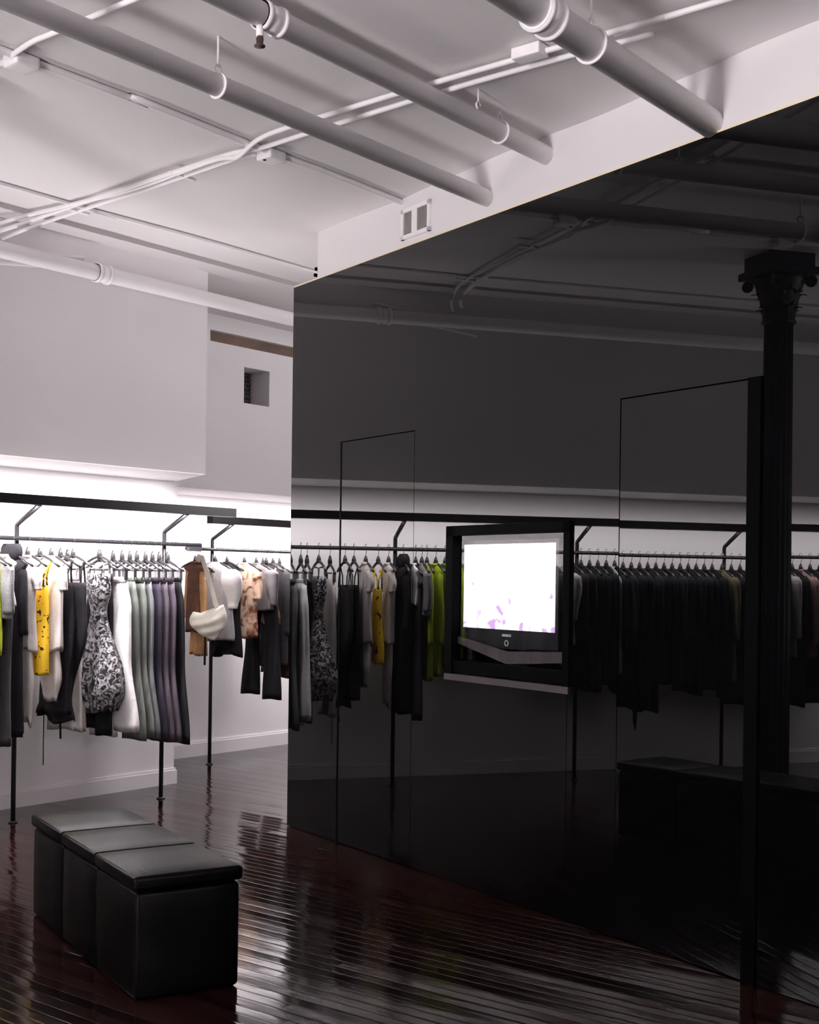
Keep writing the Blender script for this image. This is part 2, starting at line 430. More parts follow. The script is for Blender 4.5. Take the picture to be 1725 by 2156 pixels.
# white soffit above
mb = MB(); mb.wallbox(T0, 6.76, 0.012, 0.40, ZT, CEIL + 0.1); struct(mb, 'wall_right_upper', M['wall'], 'white painted strip of wall above the black glass', 'wall')
mb = MB(); mb.wallbox(T0, T1, 0.002, 0.05, ZT, ZT + 0.010); struct(mb, 'trim_4', M['cream'], 'thin cream edge along the top of the black glass', 'trim')

# vent on the soffit
r = thing('air_vent', wp(5.70, 0.01, 3.39), 'white framed grille on the white strip above the black glass', 'vent')
mb = MB()
a0, a1, z0, z1 = 5.565, 5.835, 3.395, 3.56
for (ta, tb, za, zb_) in ((a0, a1, z0, z0 + .022), (a0, a1, z1 - .022, z1), (a0, a0 + .022, z0, z1), (a1 - .022, a1, z0, z1)):
    mb.wallbox(ta, tb, -0.004, 0.014, za, zb_)
mb.build('vent_frame', M['pipe'], r)
mb = MB(); mb.wallbox(a0 + .02, a1 - .02, 0.006, 0.0118, z0 + .02, z1 - .02); mb.build('backing', M['grille'], r)
mb = MB()
for i in range(22):
    t = a0 + .026 + i * .0102
    mb.wallbox(t, t + 0.003, 0.002, 0.007, z0 + .02, z1 - .02)
mb.build('louvre', M['grille'], r)
mb = MB(); mb.wallbox(5.685, 5.735, -0.001, 0.008, z0 + .02, z1 - .02); mb.build('damper_strip', M['pipe'], r)

# ------------------------------------------------------------------ television window
w1 = thing('window_1', wp(4.88, 0, 1.04), 'matt black framed window in the glass partition with a television behind', 'window')
w1['kind'] = 'structure'
mb = MB()
FW = 0.058
for (ta, tb, za, zb_) in ((4.405, 5.362, 1.800 - FW + .03, 1.822), (5.362 - FW, 5.362, 1.034, 1.822), (4.405, 4.405 + FW * .75, 1.034, 1.822)):
    mb.wallbox(ta, tb, -0.014, 0.036, za, zb_)
mb.wallbox(4.445, 5.31, -0.004, 0.036, 1.075, 1.135)
mb.build('window_frame', M['matte'], w1)
mb = MB(); mb.wallbox(4.405, 5.362, -0.016, 0.036, 1.034, 1.066); o = mb.build('sill', M['shelf'], w1); o['label'] = 'dull grey sill'
mb = MB(); mb.wallbox(4.44, 5.315, 0.016, 0.020, 1.07, 1.80); o = mb.build('pane', M['pane'], w1); o['label'] = 'clear glass pane'
mb = MB()
mb.wallbox(4.40, 5.37, 0.48, 0.50, 1.0, 1.85); mb.wallbox(4.38, 4.40, 0.05, 0.50, 1.0, 1.85); mb.wallbox(5.37, 5.39, 0.05, 0.50, 1.0, 1.85)
mb.wallbox(4.40, 5.37, 0.05, 0.50, 1.85, 1.87); mb.wallbox(4.40, 5.37, 0.05, 0.50, 1.0, 1.02)
mb.build('niche', M['niche'], w1)
# v shaped board below the television
sh = thing('fascia_board', wp(4.88, 0.2, 1.145), 'grey brown board with a V shaped edge below the television', 'board')
mb = MB()
prof_ = [(5.335, 1.228, 1.260), (4.907, 1.138, 1.200), (4.447, 1.172, 1.222)]
vs = [wp(t, o_, z) for o_ in (0.028, 0.044) for t, zl, zu in prof_ for z in (zl, zu)]
mb.add(vs, [(0, 2, 3, 1), (2, 4, 5, 3), (6, 7, 9, 8), (8, 9, 11, 10), (0, 6, 8, 2), (2, 8, 10, 4), (1, 3, 9, 7), (3, 5, 11, 9), (0, 1, 7, 6), (4, 10, 11, 5)])
mb.build('board', M['shelf'], sh)
for ta in (4.44, 5.31):
    mb = MB(); mb.wallbox(ta, ta + .02, 0.046, 0.44, 1.02, 1.20); mb.build('bracket', M['matte'], sh)
tv = thing('television', wp(4.93, 0.12, 1.211), 'flat television with a glowing white picture behind the black framed window', 'television')
S0, S1, SZ0, SZ1, SO = 4.571, 5.290, 1.305, 1.727, 0.052
mb = MB()
mb.wallbox(S0 - .022, S1 + .022, SO + .004, SO + .06, SZ0 - .085, SZ1 + .02)
mb.wallbox(S0 - .022, S1 + .022, SO - .004, SO + .004, SZ0 - .085, SZ0); mb.wallbox(S0 - .022, S1 + .022, SO - .004, SO + .004, SZ1, SZ1 + .02)
mb.wallbox(S0 - .022, S0, SO - .004, SO + .004, SZ0, SZ1); mb.wallbox(S1, S1 + .022, SO - .004, SO + .004, SZ0, SZ1)
cas = mb.build('casing', M['tv'], tv)
mb = MB(); mb.wallbox(S0, S1, SO, SO + .004, SZ0, SZ1)
o = mb.build('screen', M['screen'], tv, loc=wp((S0 + S1) / 2, SO, (SZ0 + SZ1) / 2)); o['label'] = 'glowing white screen with faint pink and blue flowers'
mb = MB(); mb.wallbox(4.895, 4.965, SO - .006, SO - .004, SZ0 - .034, SZ0 - .022); mb.build('badge', M['tvgrey'], cas)
mb = MB(); mb.torus(wp(4.93, SO - .005, SZ0 - .066), AN, 0.013, 0.003, 16, 6); mb.build('power_button', M['tvgrey'], cas)
mb = MB(); mb.wallbox(4.86, 5.00, SO + .02, SO + .05, 1.222, 1.24); mb.wallbox(4.78, 5.08, SO + .0, SO + .14, 1.211, 1.222); mb.build('stand', M['tv'], tv)

# ------------------------------------------------------------------ ceiling services
def rot_pipe(x0, x1, y, z, r, name, label, couplings=(), hangers=(), sprink=(), mat='pipe', group=None):
    rt = thing(name, ((x0 + x1) / 2, y, z), label, 'pipe', group)
    mb = MB(); mb.tube([(x0, y, z), (x1, y, z)], r, 24); mb.build('pipe_run', M[mat], rt)
    for x in couplings:
        mb = MB()
        for dx, k in ((-0.05, 1.25), (0.03, 1.25)):
            mb.tube([(x + dx, y, z), (x + dx + 0.022, y, z)], r * k, 24)
        mb.tube([(x - 0.05, y, z), (x + 0.05, y, z)], r * 1.12, 24)
        mb.build('coupling', M[mat], rt)
    for x in hangers:
        mb = MB(); mb.torus((x, y, z), (1, 0, 0), r + 0.004, 0.006, 24, 6)
        mb.torus((x, y, z + r + 0.022), (0, 1, 0), 0.018, 0.004, 14, 6)
        mb.tube([(x, y, z + r + 0.03), (x, y, CEIL + 0.02)], 0.005, 8); mb.build('pipe_hanger', M[mat], rt)
    for x in sprink:
        mb = MB(); mb.tube([(x, y, z - r * 0.8), (x, y, z - r - 0.035)], 0.014, 12); o = mb.build('sprinkler_neck', M[mat], rt)
        mb = MB(); mb.lathe([(0.010, z - r - 0.035), (0.014, z - r - 0.045), (0.012, z - r - 0.062), (0.02, z - r - 0.068), (0.02, z - r - 0.072)], (x, y), 14)
        o = mb.build('sprinkler_head', M['brass'], o); o['label'] = 'dark metal sprinkler head'
    return rt
rot_pipe(XL, 5.33, 3.70, 3.45, 0.042, 'ceiling_pipe', 'white ceiling pipe held by a wire loop, second nearest the long wall', hangers=(3.42,))
rot_pipe(XL, 5.25, 3.27, 3.545, 0.044, 'ceiling_pipe', 'white ceiling pipe with a collar and sprinkler, third from the long wall', couplings=(3.27,), hangers=(4.72,), sprink=(3.22,))
rot_pipe(XL, 4.93, 2.29, 3.400, 0.056, 'ceiling_pipe', 'thickest white ceiling pipe, entering the wall at the right', couplings=(3.55,), hangers=(3.85, 3.50), sprink=())
rot_pipe(XL, 10.3, 6.40, 3.395, 0.048, 'ceiling_pipe', 'white pipe with a double collar running along the top of the long bulkhead', couplings=(4.98,), hangers=())
rot_pipe(XL, 4.93, 2.40, 3.44, 0.020, 'conduit', 'thin white conduit running close beside the thickest ceiling pipe')

def run(pts, r, name, label, n=10, flat=None, group=None, cat='conduit'):
    rt = thing(name, pts[len(pts) // 2], label, cat, group)
    P = [Vector(p) for p in pts]; Q = []
    for i in range(len(P) - 1):
        p0, p1, p2, p3 = P[max(i - 1, 0)], P[i], P[i + 1], P[min(i + 2, len(P) - 1)]
        for k in range(6):
            t = k / 6
            Q.append(0.5 * ((2 * p1) + (p2 - p0) * t + (2 * p0 - 5 * p1 + 4 * p2 - p3) * t * t + (3 * p1 - p0 - 3 * p2 + p3) * t ** 3))
    Q.append(P[-1])
    mb = MB(); mb.tube(Q, r, n, flat); mb.build('tubing', M['pipe'], rt)
    return rt
def clip(rt, p, s=(0.05, 0.09, 0.02), name='saddle_clip'):
    mb = MB(); mb.rbox(s, min(s) * 0.3, p); return mb.build(name, M['pipe'], rt)
zc = 3.605
cA = run([(4.355, 6.575, 3.585), (4.385, 6.40, zc), (4.40, 6.05, zc), (4.42, 5.4, zc), (4.33, 4.72, zc - 0.01), (4.345, 4.56, zc - 0.02), (4.25, 4.32, zc - 0.01), (4.235, 4.10, zc), (4.215, 3.5, zc), (4.215, 2.84, zc), (4.22, 2.2, zc)], 0.012,
         'conduit', 'white conduit with a kink, upper of the pair crossing the ceiling diagonally')
mb = MB(); mb.rbox((0.075, 0.13, 0.045), 0.006, (4.195, 2.77, zc)); mb.build('junction_box', M['pipe'], cA)
cB = run([(4.34, 6.56, 3.535), (4.40, 6.42, 3.57), (4.43, 6.0, zc), (4.38, 5.3, zc), (4.335, 4.62, zc), (4.36, 4.42, zc), (4.345, 4.1, zc), (4.32, 3.6, zc), (4.305, 3.0, zc), (4.32, 2.3, zc)], 0.012,
         'conduit', 'straight white conduit, lower of the pair crossing the ceiling diagonally')
cC = run([(4.40, 6.59, 3.515), (4.46, 6.45, 3.56), (4.51, 6.05, zc), (4.46, 5.3, zc), (4.40, 4.62, zc), (4.42, 4.50, zc)], 0.011, 'conduit', 'short third conduit ending at the square box beside the conduit pair')
for p in ((4.50, 6.02), (4.43, 5.05)): clip(cB, (p[0], p[1], zc), (0.17, 0.03, 0.014))
cD = run([(4.24, 2.42, zc), (4.225, 2.3, zc), (4.22, 1.9, zc), (4.22, 0.6, zc)], 0.012, 'conduit', 'white conduit leaving the top edge of the photo at the right')
cE = run([(3.02, 4.56, zc), (2.965, 4.28, zc), (2.962, 4.1, zc), (2.96, 3.6, zc), (2.96, 2.9, zc)], 0.011, 'conduit', 'white conduit crossing the top left corner of the photo')
rA = run([(XL, 4.43, 3.612), (2.9, 4.43, 3.612), (3.6, 4.41, 3.612), (4.30, 4.43, 3.612), (4.9, 4.42, 3.612), (5.62, 4.44, 3.612)], 0.016, 'conduit', 'flat white raceway along the ceiling rib with square boxes')
for x in (3.05, 4.47):
    mb = MB(); mb.rbox((0.11, 0.10, 0.05), 0.008, (x, 4.45, 3.60)); mb.build('junction_box', M['pipe'], rA)
mb = MB(); mb.tube([(4.43, 4.455, 3.572), (4.43, 4.455, 3.579)], 0.008, 10); mb.build('knockout', M['matte'], rA)
rB = run([(XL, 5.95, 3.616), (3.9, 5.96, 3.616), (4.6, 5.96, 3.616), (5.3, 5.93, 3.616), (6.25, 5.93, 3.616), (8.0, 5.93, 3.616)], 0.010, 'conduit', 'thin white raceway on the rib nearest the long bulkhead')
run([(4.15, 6.613, 3.41), (4.25, 6.613, 3.425), (4.55, 6.613, 3.465), (5.0, 6.613, 3.53)], 0.013, 'conduit', 'white conduit on the long bulkhead below its ceiling pipe, upper one')
run([(4.20, 6.613, 3.345), (4.35, 6.613, 3.37), (4.70, 6.613, 3.42), (5.1, 6.613, 3.48)], 0.013, 'conduit', 'white conduit on the long bulkhead below its ceiling pipe, lower one')
for k, (p, lab) in enumerate((((4.44, 3.19), 'small white hook on the ceiling between two pipes'),)):
    rt = thing('ceiling_hook', (p[0], p[1], zc), lab, 'hook')
    mb = MB(); mb.tube([(p[0], p[1], CEIL + .02), (p[0], p[1], 3.58)], 0.004, 8); mb.torus((p[0], p[1], 3.565), (0, 1, 0), 0.014, 0.004, 14, 6, PI, 2.5 * PI); mb.build('hook', M['pipe'], rt)
# two dark fixings at the left end of the soffit
for (p, lab) in ((wp(6.80, 0.02, 3.43), 'black round fixing on the ceiling by the end of the black glass, left one'), (wp(6.775, 0.0, 3.385), 'black round fixing at the corner just above the black glass, right one')):
    mb = MB(); mb.tube([p, p + AN * 0.03], 0.011, 12); mb.tube([p + AN * .02, p + AN * .06], 0.006, 10)
    tag(mb.build('wall_fixing', M['matte'], None, loc=p), lab, 'fixing')

# ------------------------------------------------------------------ cast iron column (seen in the glass)
cxy = (2.80, 4.845)
r = thing('cast_iron_column', (cxy[0], cxy[1], 0), 'black cast iron column with a leafy capital, seen reflected in the glass at the right', 'column')
mb = MB(); mb.lathe([(0.16, 0), (0.16, 0.08), (0.13, 0.10), (0.135, 0.16), (0.10, 0.2)], cxy, 28); mb.build('base', M['iron'], r)
mb = MB(); mb.lathe([(0.096, 0.2), (0.094, 1.5), (0.088, 3.2)], cxy, 80, 0.05, 16); mb.build('shaft', M['iron'], r)
mb = MB()
mb.lathe([(0.10, 3.20), (0.112, 3.215), (0.10, 3.23), (0.105, 3.30), (0.13, 3.40), (0.16, 3.47), (0.175, 3.50)], cxy, 32)
cap = mb.build('capital', M['iron'], r)
for row, (rz, rr, n, out_) in enumerate(((3.22, 0.10, 8, 0.05), (3.31, 0.115, 8, 0.065), (3.40, 0.14, 8, 0.075))):
    mb = MB()
    for i in range(n):
        a = 2 * PI * (i + 0.5 * (row % 2)) / n; d = Vector((math.cos(a), math.sin(a), 0)); s = Vector((-d.y, d.x, 0)); c = Vector((cxy[0], cxy[1], 0))
        rs = []
        for q in range(8):
            t = q / 7; w_ = 0.036 * (1 - 0.75 * t ** 2); o_ = rr + out_ * t ** 2.2; z = rz + 0.085 * math.sin(t * PI * 0.62)
            rs.append([c + d * (o_ - .012) + s * w_ + Vector((0, 0, z)), c + d * (o_ + .004) + Vector((0, 0, z)), c + d * (o_ - .012) - s * w_ + Vector((0, 0, z)), c + d * (o_ - .022) + Vector((0, 0, z))])
        mb.rings(rs)
    mb.build('leaf_row', M['iron'], cap)
for i in range(4):
    a = PI / 4 + i * PI / 2; mb = MB(); d = Vector((math.cos(a), math.sin(a), 0)); c = Vector((cxy[0], cxy[1], 3.46)) + d * 0.20
    mb.torus(c, (-d.y, d.x, 0), 0.026, 0.012, 18, 8); mb.torus(c, (-d.y, d.x, 0), 0.010, 0.010, 12, 8); mb.build('volute', M['iron'], cap)
mb = MB(); h_ = 0.185
mb.box((cxy[0] - h_, cxy[1] - h_, 3.50), (cxy[0] + h_, cxy[1] + h_, 3.545)); mb.box((cxy[0] - h_ * .85, cxy[1] - h_ * .85, 3.545), (cxy[0] + h_ * .85, cxy[1] + h_ * .85, CEIL + 0.03)); mb.build('abacus', M['iron'], r)

# ------------------------------------------------------------------ leather bench
bang = math.radians(69.65)
BC = Vector((3.035, 3.656, 0))
bench = thing('leather_bench', (3.46, 4.24, 0), 'long black leather bench with a three part cushioned lid on the dark floor', 'bench')
BM_ = Matrix.Translation(BC) @ Matrix.Rotation(bang, 4, 'Z')
BL, BWD = 1.395, 0.405
for i in range(3):
    c = (BL / 3 * (i + .5), -BWD / 2, 0.2)
    mb = MB(); mb.rbox((BL / 3 - 0.003, BWD, 0.393), 0.016, c, BM_, 0.006); o = mb.build('body_panel', M['leather'], bench)
    mb = MB(); mb.rbox((BL / 3 - 0.002 + (0.008 if i != 1 else 0), BWD + 0.02, 0.052), 0.012, (c[0] + (-0.004 if i == 0 else 0.004 if i == 2 else 0), c[1], 0.43), BM_, 0.006); mb.build('lid_cushion', M['leather'], bench)
mb = MB(); mb.box((0.015, -BWD + .015, 0.001), (BL - .015, -.015, 0.41), BM_); mb.build('core', M['matte'], bench)

# ------------------------------------------------------------------ clothes racks
def rack(xa_bar, xb_bar, xa_rail, xb_rail, posts, ry, by, label):
    rt = thing('clothes_rack', ((xa_bar + xb_bar) / 2, ry, 0), label, 'clothes rack')
    mb = MB(); mb.box((xa_bar, by - 0.035, 1.968), (xb_bar, by + 0.035, 2.028)); o = mb.build('light_bar', M['bar'], rt); o['label'] = 'dark steel light bar'
    mb = MB(); mb.tube([(xa_rail, ry, RAIL_Z), (xb_rail, ry, RAIL_Z)], 0.014, 12); rl = mb.build('rail', M['black_metal'], rt)
    for x in posts:
        mb = MB(); mb.tube([(x, ry + .03, 0), (x, ry + .03, 1.845), (x, ry + .025, 1.855), (x, by, 1.972)], 0.0155, 10); po = mb.build('post', M['black_metal'], rt)
        mb = MB(); mb.lathe([(0.03, 0), (0.03, 0.006), (0.018, 0.012)], (x, ry + .03), 16); mb.build('foot', M['black_metal'], po)
    for x in (xb_rail - 0.12,):
        mb = MB(); mb.box((x, ry - .016, RAIL_Z - .045), (x + 0.115, ry + .016, RAIL_Z - .012)); mb.build('end_bracket', M['black_metal'], rl)
    return rt
rack(-2.2, 6.345, -2.2, 6.232, [5.918, 4.73, 3.25, 1.95, 0.65, -0.65, -1.95], RAIL_Y, BAR_Y, 'long black steel clothes rack with a light bar along the lit wall')
rack(7.01, 10.2, 6.95, 10.2, [7.26, 8.6, 9.9], 7.82, 7.61, 'short black clothes rack along the far wall behind the long one')

# ------------------------------------------------------------------ hangers
HPROTO = {}
def hanger_parts(kind):
    """built once around the origin = top of the rail"""
    rt = thing('clothes_hanger', (0, 0, -50), 'proto', 'hanger')
    o0 = Vector((0, 0, -50))
    def sh(mb): mb.v = [p + o0 for p in mb.v]; return mb
    mb = MB()
    pts = [(0, 0.020, -0.016)] + [(0, 0.020 * math.cos(a), 0.002 + 0.018 * math.sin(a)) for a in [PI * i / 8 for i in range(9)]] + [(0, -0.020, -0.02), (0, -0.008, -0.045), (0, 0, -0.06), (0, 0, -0.10)]
    mb.tube(pts, 0.0022, 6); sh(mb).build('hook', M['chrome'], rt)
    mb = MB()
    if kind == 'shoulder':
        mb.tube([(0, 0, -0.068), (0, 0, -0.085), (0, 0, -0.105), (0, 0, -0.13)], [0.006, 0.013, 0.018, 0.012], 10)
        for s in (-1, 1):
            mb.tube([(0, 0, -0.112), (0, s * 0.06, -0.125), (0, s * 0.13, -0.150), (0, s * 0.20, -0.185)], [0.012, 0.011, 0.010, 0.009], 8, 0.8)
    else:
        mb.tube([(0, 0, -0.068), (0, 0, -0.09), (0, 0, -0.115), (0, 0, -0.15)], [0.006, 0.013, 0.018, 0.012], 10)
        for s in (-1, 1):
            mb.tube([(0, 0, -0.13), (0, s * 0.09, -0.165), (0, s * 0.17, -0.20)], [0.011, 0.009, 0.008], 8)
        mb.tube([(0, -0.17, -0.20), (0, 0.17, -0.20)], 0.006, 8)
    sh(mb).build('frame', M['hanger'], rt)
    if kind == 'clip':
        for s in (-1, 1):
            mb = MB(); mb.box((-0.012, s * 0.125 - 0.018, -0.265), (0.012, s * 0.125 + 0.018, -0.19)); sh(mb).build('clip', M['chrome'], rt)
    HPROTO[kind] = rt
    return rt
hanger_parts('shoulder'); hanger_parts('clip')

def copy_tree(o, parent=None):
    c = o.copy(); COL.objects.link(c); c.parent = parent
    for ch in o.children: copy_tree(ch, c)
    return c
used = set()
def hang(kind, x, y, rz, label, group):
    p = HPROTO[kind]
    c = p if kind not in used else copy_tree(p)
    used.add(kind)
    c.location = (x, y, RAIL_Z + 0.014); c.rotation_euler = (0, 0, rz)
    c['label'] = label; c['group'] = group
    return c

# ------------------------------------------------------------------ garments (local: origin on the rail, shoulders along Y)
def ring(z, hx, hy, cx_=0.0, cy_=0.0, amp=0.0, k=7, ph=0.0, n=36, p=2.4):
    out_ = []
    for j in range(n):
        a = 2 * PI * j / n; c, s = math.cos(a), math.sin(a)
        e = 2 / p
        w = 1 + amp * math.sin(k * a + ph) + amp * 0.5 * math.sin((2 * k + 1) * a + 2 * ph)
        out_.append((cx_ + hx * math.copysign(abs(c) ** e, c) * w, cy_ + hy * math.copysign(abs(s) ** e, s) * (1 + (w - 1) * 0.35), z))
    return out_

def lerp(a, b_, t): return a + (b_ - a) * t
def prof(keys, z):
    for i in range(len(keys) - 1):
        if keys[i][0] >= z >= keys[i + 1][0]:
            t = (keys[i][0] - z) / (keys[i][0] - keys[i + 1][0] + 1e-9); t = t * t * (3 - 2 * t)
            return [lerp(a, b_, t) for a, b_ in zip(keys[i][1:], keys[i + 1][1:])]
    return list(keys[-1][1:])

def body_mesh(keys, amp=0.12, k=6, steps=26, slant=0.0, hem=0.0):
    """keys: (z, hx, hy, cy) from top to bottom"""
    mb = MB(); z0, z1 = keys[0][0], keys[-1][0]; ph = random.uniform(0, 6.28); rs = []
    for i in range(steps + 1):
        z = lerp(z0, z1, i / steps); hx, hy, cy_ = prof(keys, z); t = i / steps
        rg = ring(z, hx, hy, 0.006 * math.sin(5 * t + ph), cy_, amp * t, k, ph + 0.8 * t)
        if hem or slant:
            rg = [(x, y, zz + t ** 3 * (hem * math.sin(3.0 * y / max(hy, .01) + ph) + slant * (y - cy_))) for x, y, zz in rg]
        rs.append(rg)
    last = rs[-1]
    rs.append([(x * .9, prof(keys, z1)[2] + (y - prof(keys, z1)[2]) * .97, zz + 0.02) for x, y, zz in last])
    mb.rings(rs, True, True)
    return mb

def sleeve_mesh(s, top, length, r0=0.055, r1=0.045, out_=0.03, y0=0.165, puff=0.0):
    mb = MB(); rs = []; ph = random.uniform(0, 6)
    n = 14
    for i in range(n + 1):
        t = i / n; z = top - length * t
        rr = lerp(r0, r1, t) * (1 + puff * math.sin(PI * min(1, t * 1.15)))
        if i == 0: rr *= 0.45
        cy_ = s * (y0 + out_ * math.sin(t * PI / 2) - 0.01 * t)
        rs.append(ring(z, rr * 0.62, rr, 0.004 * math.sin(7 * t + ph), cy_, 0.10 * t, 4, ph, 16))
    mb.rings(rs); return mb

def put(mb, rt, name, mat):
    o0 = ORG[rt.name]; mb.v = [p + o0 for p in mb.v]
    return mb.build(name, mat, rt)

def strap(mb, pts, r=0.008): mb.tube(pts, r, 8, 0.5); return mb

GARMENT_NAMES = {}
def garment(kind, x, y, rz, label, mat, group=None, zb=-1.0, w=0.19, th=0.030, name=None, cat=None, hanger=True, hlabel=None, **kw):
    """zb: hem height relative to the rail"""
    nm = name or {'top': 'blouse', 'tank': 'tank_top', 'dress': 'dress', 'trousers': 'trousers', 'coat': 'coat', 'skirt': 'skirt'}[kind]
    rt = thing(nm, (x, y, RAIL_Z), label, cat or {'top': 'top', 'tank': 'top', 'dress': 'dress', 'trousers': 'trousers', 'coat': 'coat', 'skirt': 'skirt'}[kind], group)
    m2 = kw.get('mat2', mat)
    if kind in ('top', 'coat'):
        t0 = kw.get('ztop', -0.105)
        ks = [(t0, th * .5, 0.045, 0), (t0 - .015, th * .7, 0.075, 0), (t0 - .05, th, 0.15, 0), (t0 - .085, th * 1.1, w, 0), (t0 - .13, th * 1.2, w * 1.02, 0), (lerp(t0, zb, .6), th * kw.get('mid', 1.3), w * kw.get('waist', .95), 0), (zb, th * kw.get('flare', 1.5), w * kw.get('hemw', 1.05), kw.get('hemy', 0))]
        put(body_mesh(ks, kw.get('amp', 0.14), hem=kw.get('hem', 0.01), slant=kw.get('slant', 0)), rt, 'body', mat)
        sl = kw.get('sleeve', 0.5)
        if sl:
            for s in (-1, 1):
                put(sleeve_mesh(s, t0 - .055, sl, kw.get('sr', 0.055), kw.get('sr1', 0.045), 0.035, w * .9, kw.get('puff', 0)), rt, 'sleeve', m2)
        mb = MB(); mb.torus((0, 0, t0 - .006), (0, 0, 1), 0.05, 0.011, 20, 6); mb.v = [Vector((p.x * .5, p.y, p.z)) for p in mb.v]
        put(mb, rt, 'collar', kw.get('matc', mat))
        if kw.get('hood'):
            mb = MB(); mb.rings([ring(t0 + dz, th * a, b_, 0, c_) for dz, a, b_, c_ in ((-.02, .9, .07, 0), (.03, 1.0, .085, 0), (.06, .9, .085, .0), (.085, .5, .075, -.0))]); put(mb, rt, 'hood', mat)
    elif kind in ('tank', 'dress'):
        t0 = kw.get('ztop', -0.27)
        wt = kw.get('wt', w * .8)
        ks = [(t0, th * .8, wt, 0), (lerp(t0, zb, .12), th, wt * 1.03, 0), (lerp(t0, zb, kw.get('wz', .35)), th * kw.get('waistt', 1.0), w * kw.get('waist', .8), kw.get('wy', 0)), (lerp(t0, zb, .85), th * kw.get('flare', 1.4), w * kw.get('hemw', 1.1), kw.get('hemy', 0)), (zb, th * kw.get('flare2', kw.get('flare', 1.4)), w * kw.get('hemw2', kw.get('hemw', 1.1)), kw.get('hemy', 0))]
        put(body_mesh(ks, kw.get('amp', 0.16), kw.get('k', 6), hem=kw.get('hem', 0.012)), rt, 'body', mat)
        for s in (-1, 1):
            mb = MB(); ys_ = s * wt * .78
            for q in (-1, 1):
                strap(mb, [(q * th * .5, ys_, t0 - .02), (q * th * .4, ys_ * .95, t0 + .06), (0.0, s * 0.115, -0.142)], kw.get('sw', 0.009))
            put(mb, rt, 'strap', m2)
    elif kind == 'trousers':
        t0 = -0.232
        hw = kw.get('hw', 0.15)
        mb = MB(); mb.rings([ring(t0 - d, th * a, hw * b_, 0, 0) for d, a, b_ in ((0, .75, .98), (.005, .85, 1), (.04, .9, 1.0))]); put(mb, rt, 'waistband', m2)
        f1, f2 = kw.get('leg', 0.10), kw.get('cuff', 0.11); sp = kw.get('spread', 1.0)
        for s in (-1, 1):
            dz = kw.get('uneven', 0.02) * s
            ks = [(t0 - .03, th * .85, hw * .52, s * hw * .47), (t0 - .2, th * 1.05, f1 * 1.0, s * hw * .5), (lerp(t0, zb, .5), th * .95, f1 * .85, s * hw * .55 * sp), (zb + dz, th * 1.05, f2, s * hw * .6 * sp + kw.get('hemy', 0))]
            put(body_mesh(ks, 0.12, 3, 18, hem=0.004), rt, 'leg', mat)
    elif kind == 'skirt':
        t0 = -0.232
        ks = [(t0, th * .8, w * .8, 0), (t0 - .1, th, w * .95, 0), (zb, th * 1.7, w * kw.get('hemw', 1.15), 0)]
        put(body_mesh(ks, 0.2, 8, hem=0.01), rt, 'body', mat)
        mb = MB(); mb.rings([ring(t0 + d, th * .85, w * .81, 0, 0) for d in (.004, -.03)]); put(mb, rt, 'waistband', mat)
    rt.rotation_euler = (0, 0, rz)
    if hanger:
        hang('clip' if kind in ('trousers', 'skirt') else 'shoulder', x, y, rz,
             hlabel or ('black clip hanger carrying the ' if kind in ('trousers', 'skirt') else 'black hanger carrying the ') + kw.get('short', label),
             kw.get('hgroup', 'hangers on the long rack'))
    return rt
Z = lambda h: h - RAIL_Z
J = lambda s=0.05: random.uniform(-s, s)

# --- long rack, in view: from the left edge towards the far end
garment('top', 4.53, RAIL_Y, .03, 'light grey cropped cardigan at the left edge of the photo', M['mgrey'], zb=Z(1.28), w=.165, sleeve=.30, short='light grey cardigan at the left edge')
garment('trousers', 4.578, RAIL_Y, .02, 'dark charcoal trousers hanging under the light grey cardigan at the left edge', M['dgrey'], zb=Z(0.52), hw=.12, leg=.08, cuff=.08, short='dark charcoal trousers at the left edge')
garment('coat', 4.675, RAIL_Y, 0.06, 'long black hooded coat beside the left rack post', M['black'], zb=Z(0.55), w=.10, th=.045, sleeve=.42, sr=.04, sr1=.035, hood=True, hemw=.85, ztop=-.12, short='long black hooded coat')
garment('tank', 4.872, RAIL_Y - .01, 0.0, 'bright yellow tank top with black print, the only yellow garment', M['yellow'], zb=Z(0.925), w=.092, th=.028, wt=.078, waist=.95, hemw=1.05, amp=.06, ztop=-.29, short='yellow printed tank top')
for (x, lab, sh_, w_, yy, zl) in ((4.79, 'white draped blouse with a long pointed end, left of the yellow tank top', 'white blouse left of the yellow tank top', .085, .0, .62), (4.965, 'white draped blouse with a wide slanting hem, right of the yellow tank top', 'white blouse right of the yellow tank top', .115, .0, .75)):
    rt = garment('top', x, RAIL_Y, -0.02, lab, M['offwhite'], zb=Z(1.06), w=w_, th=.028, sleeve=.16, sr=.03, sr1=.035, puff=.3, hem=.02, short=sh_)
    ks = [(Z(1.40), .018, w_ * .5, 0), (Z(1.10), .026, w_ * .8, 0), (Z(0.90), .026, w_ * .95, yy), (Z(zl), .014, w_ * .62, yy * 1.1)]
    put(body_mesh(ks, .18, 4, 18, slant=.5 if x < 4.9 else .35, hem=.02), rt, 'draped_end', M['offwhite'])
garment('dress', 5.05, RAIL_Y + .02, 0.03, 'black strappy dress right beside the white draped blouse', M['black'], zb=Z(0.66), w=.155, th=.032, waist=.92, hemw=.9, hemy=.03, short='first black strappy dress')
rt = garment('dress', 5.125, RAIL_Y - .01, -0.03, 'black dress with a flared ruffled hem and a hanging cord', M['black2'], zb=Z(0.62), w=.18, th=.034, waist=.98, hemw=.80, hemy=.17, flare=1.8, flare2=2.6, hem=.035, hemw2=.95, wy=.02, short='black dress with the ruffled hem')
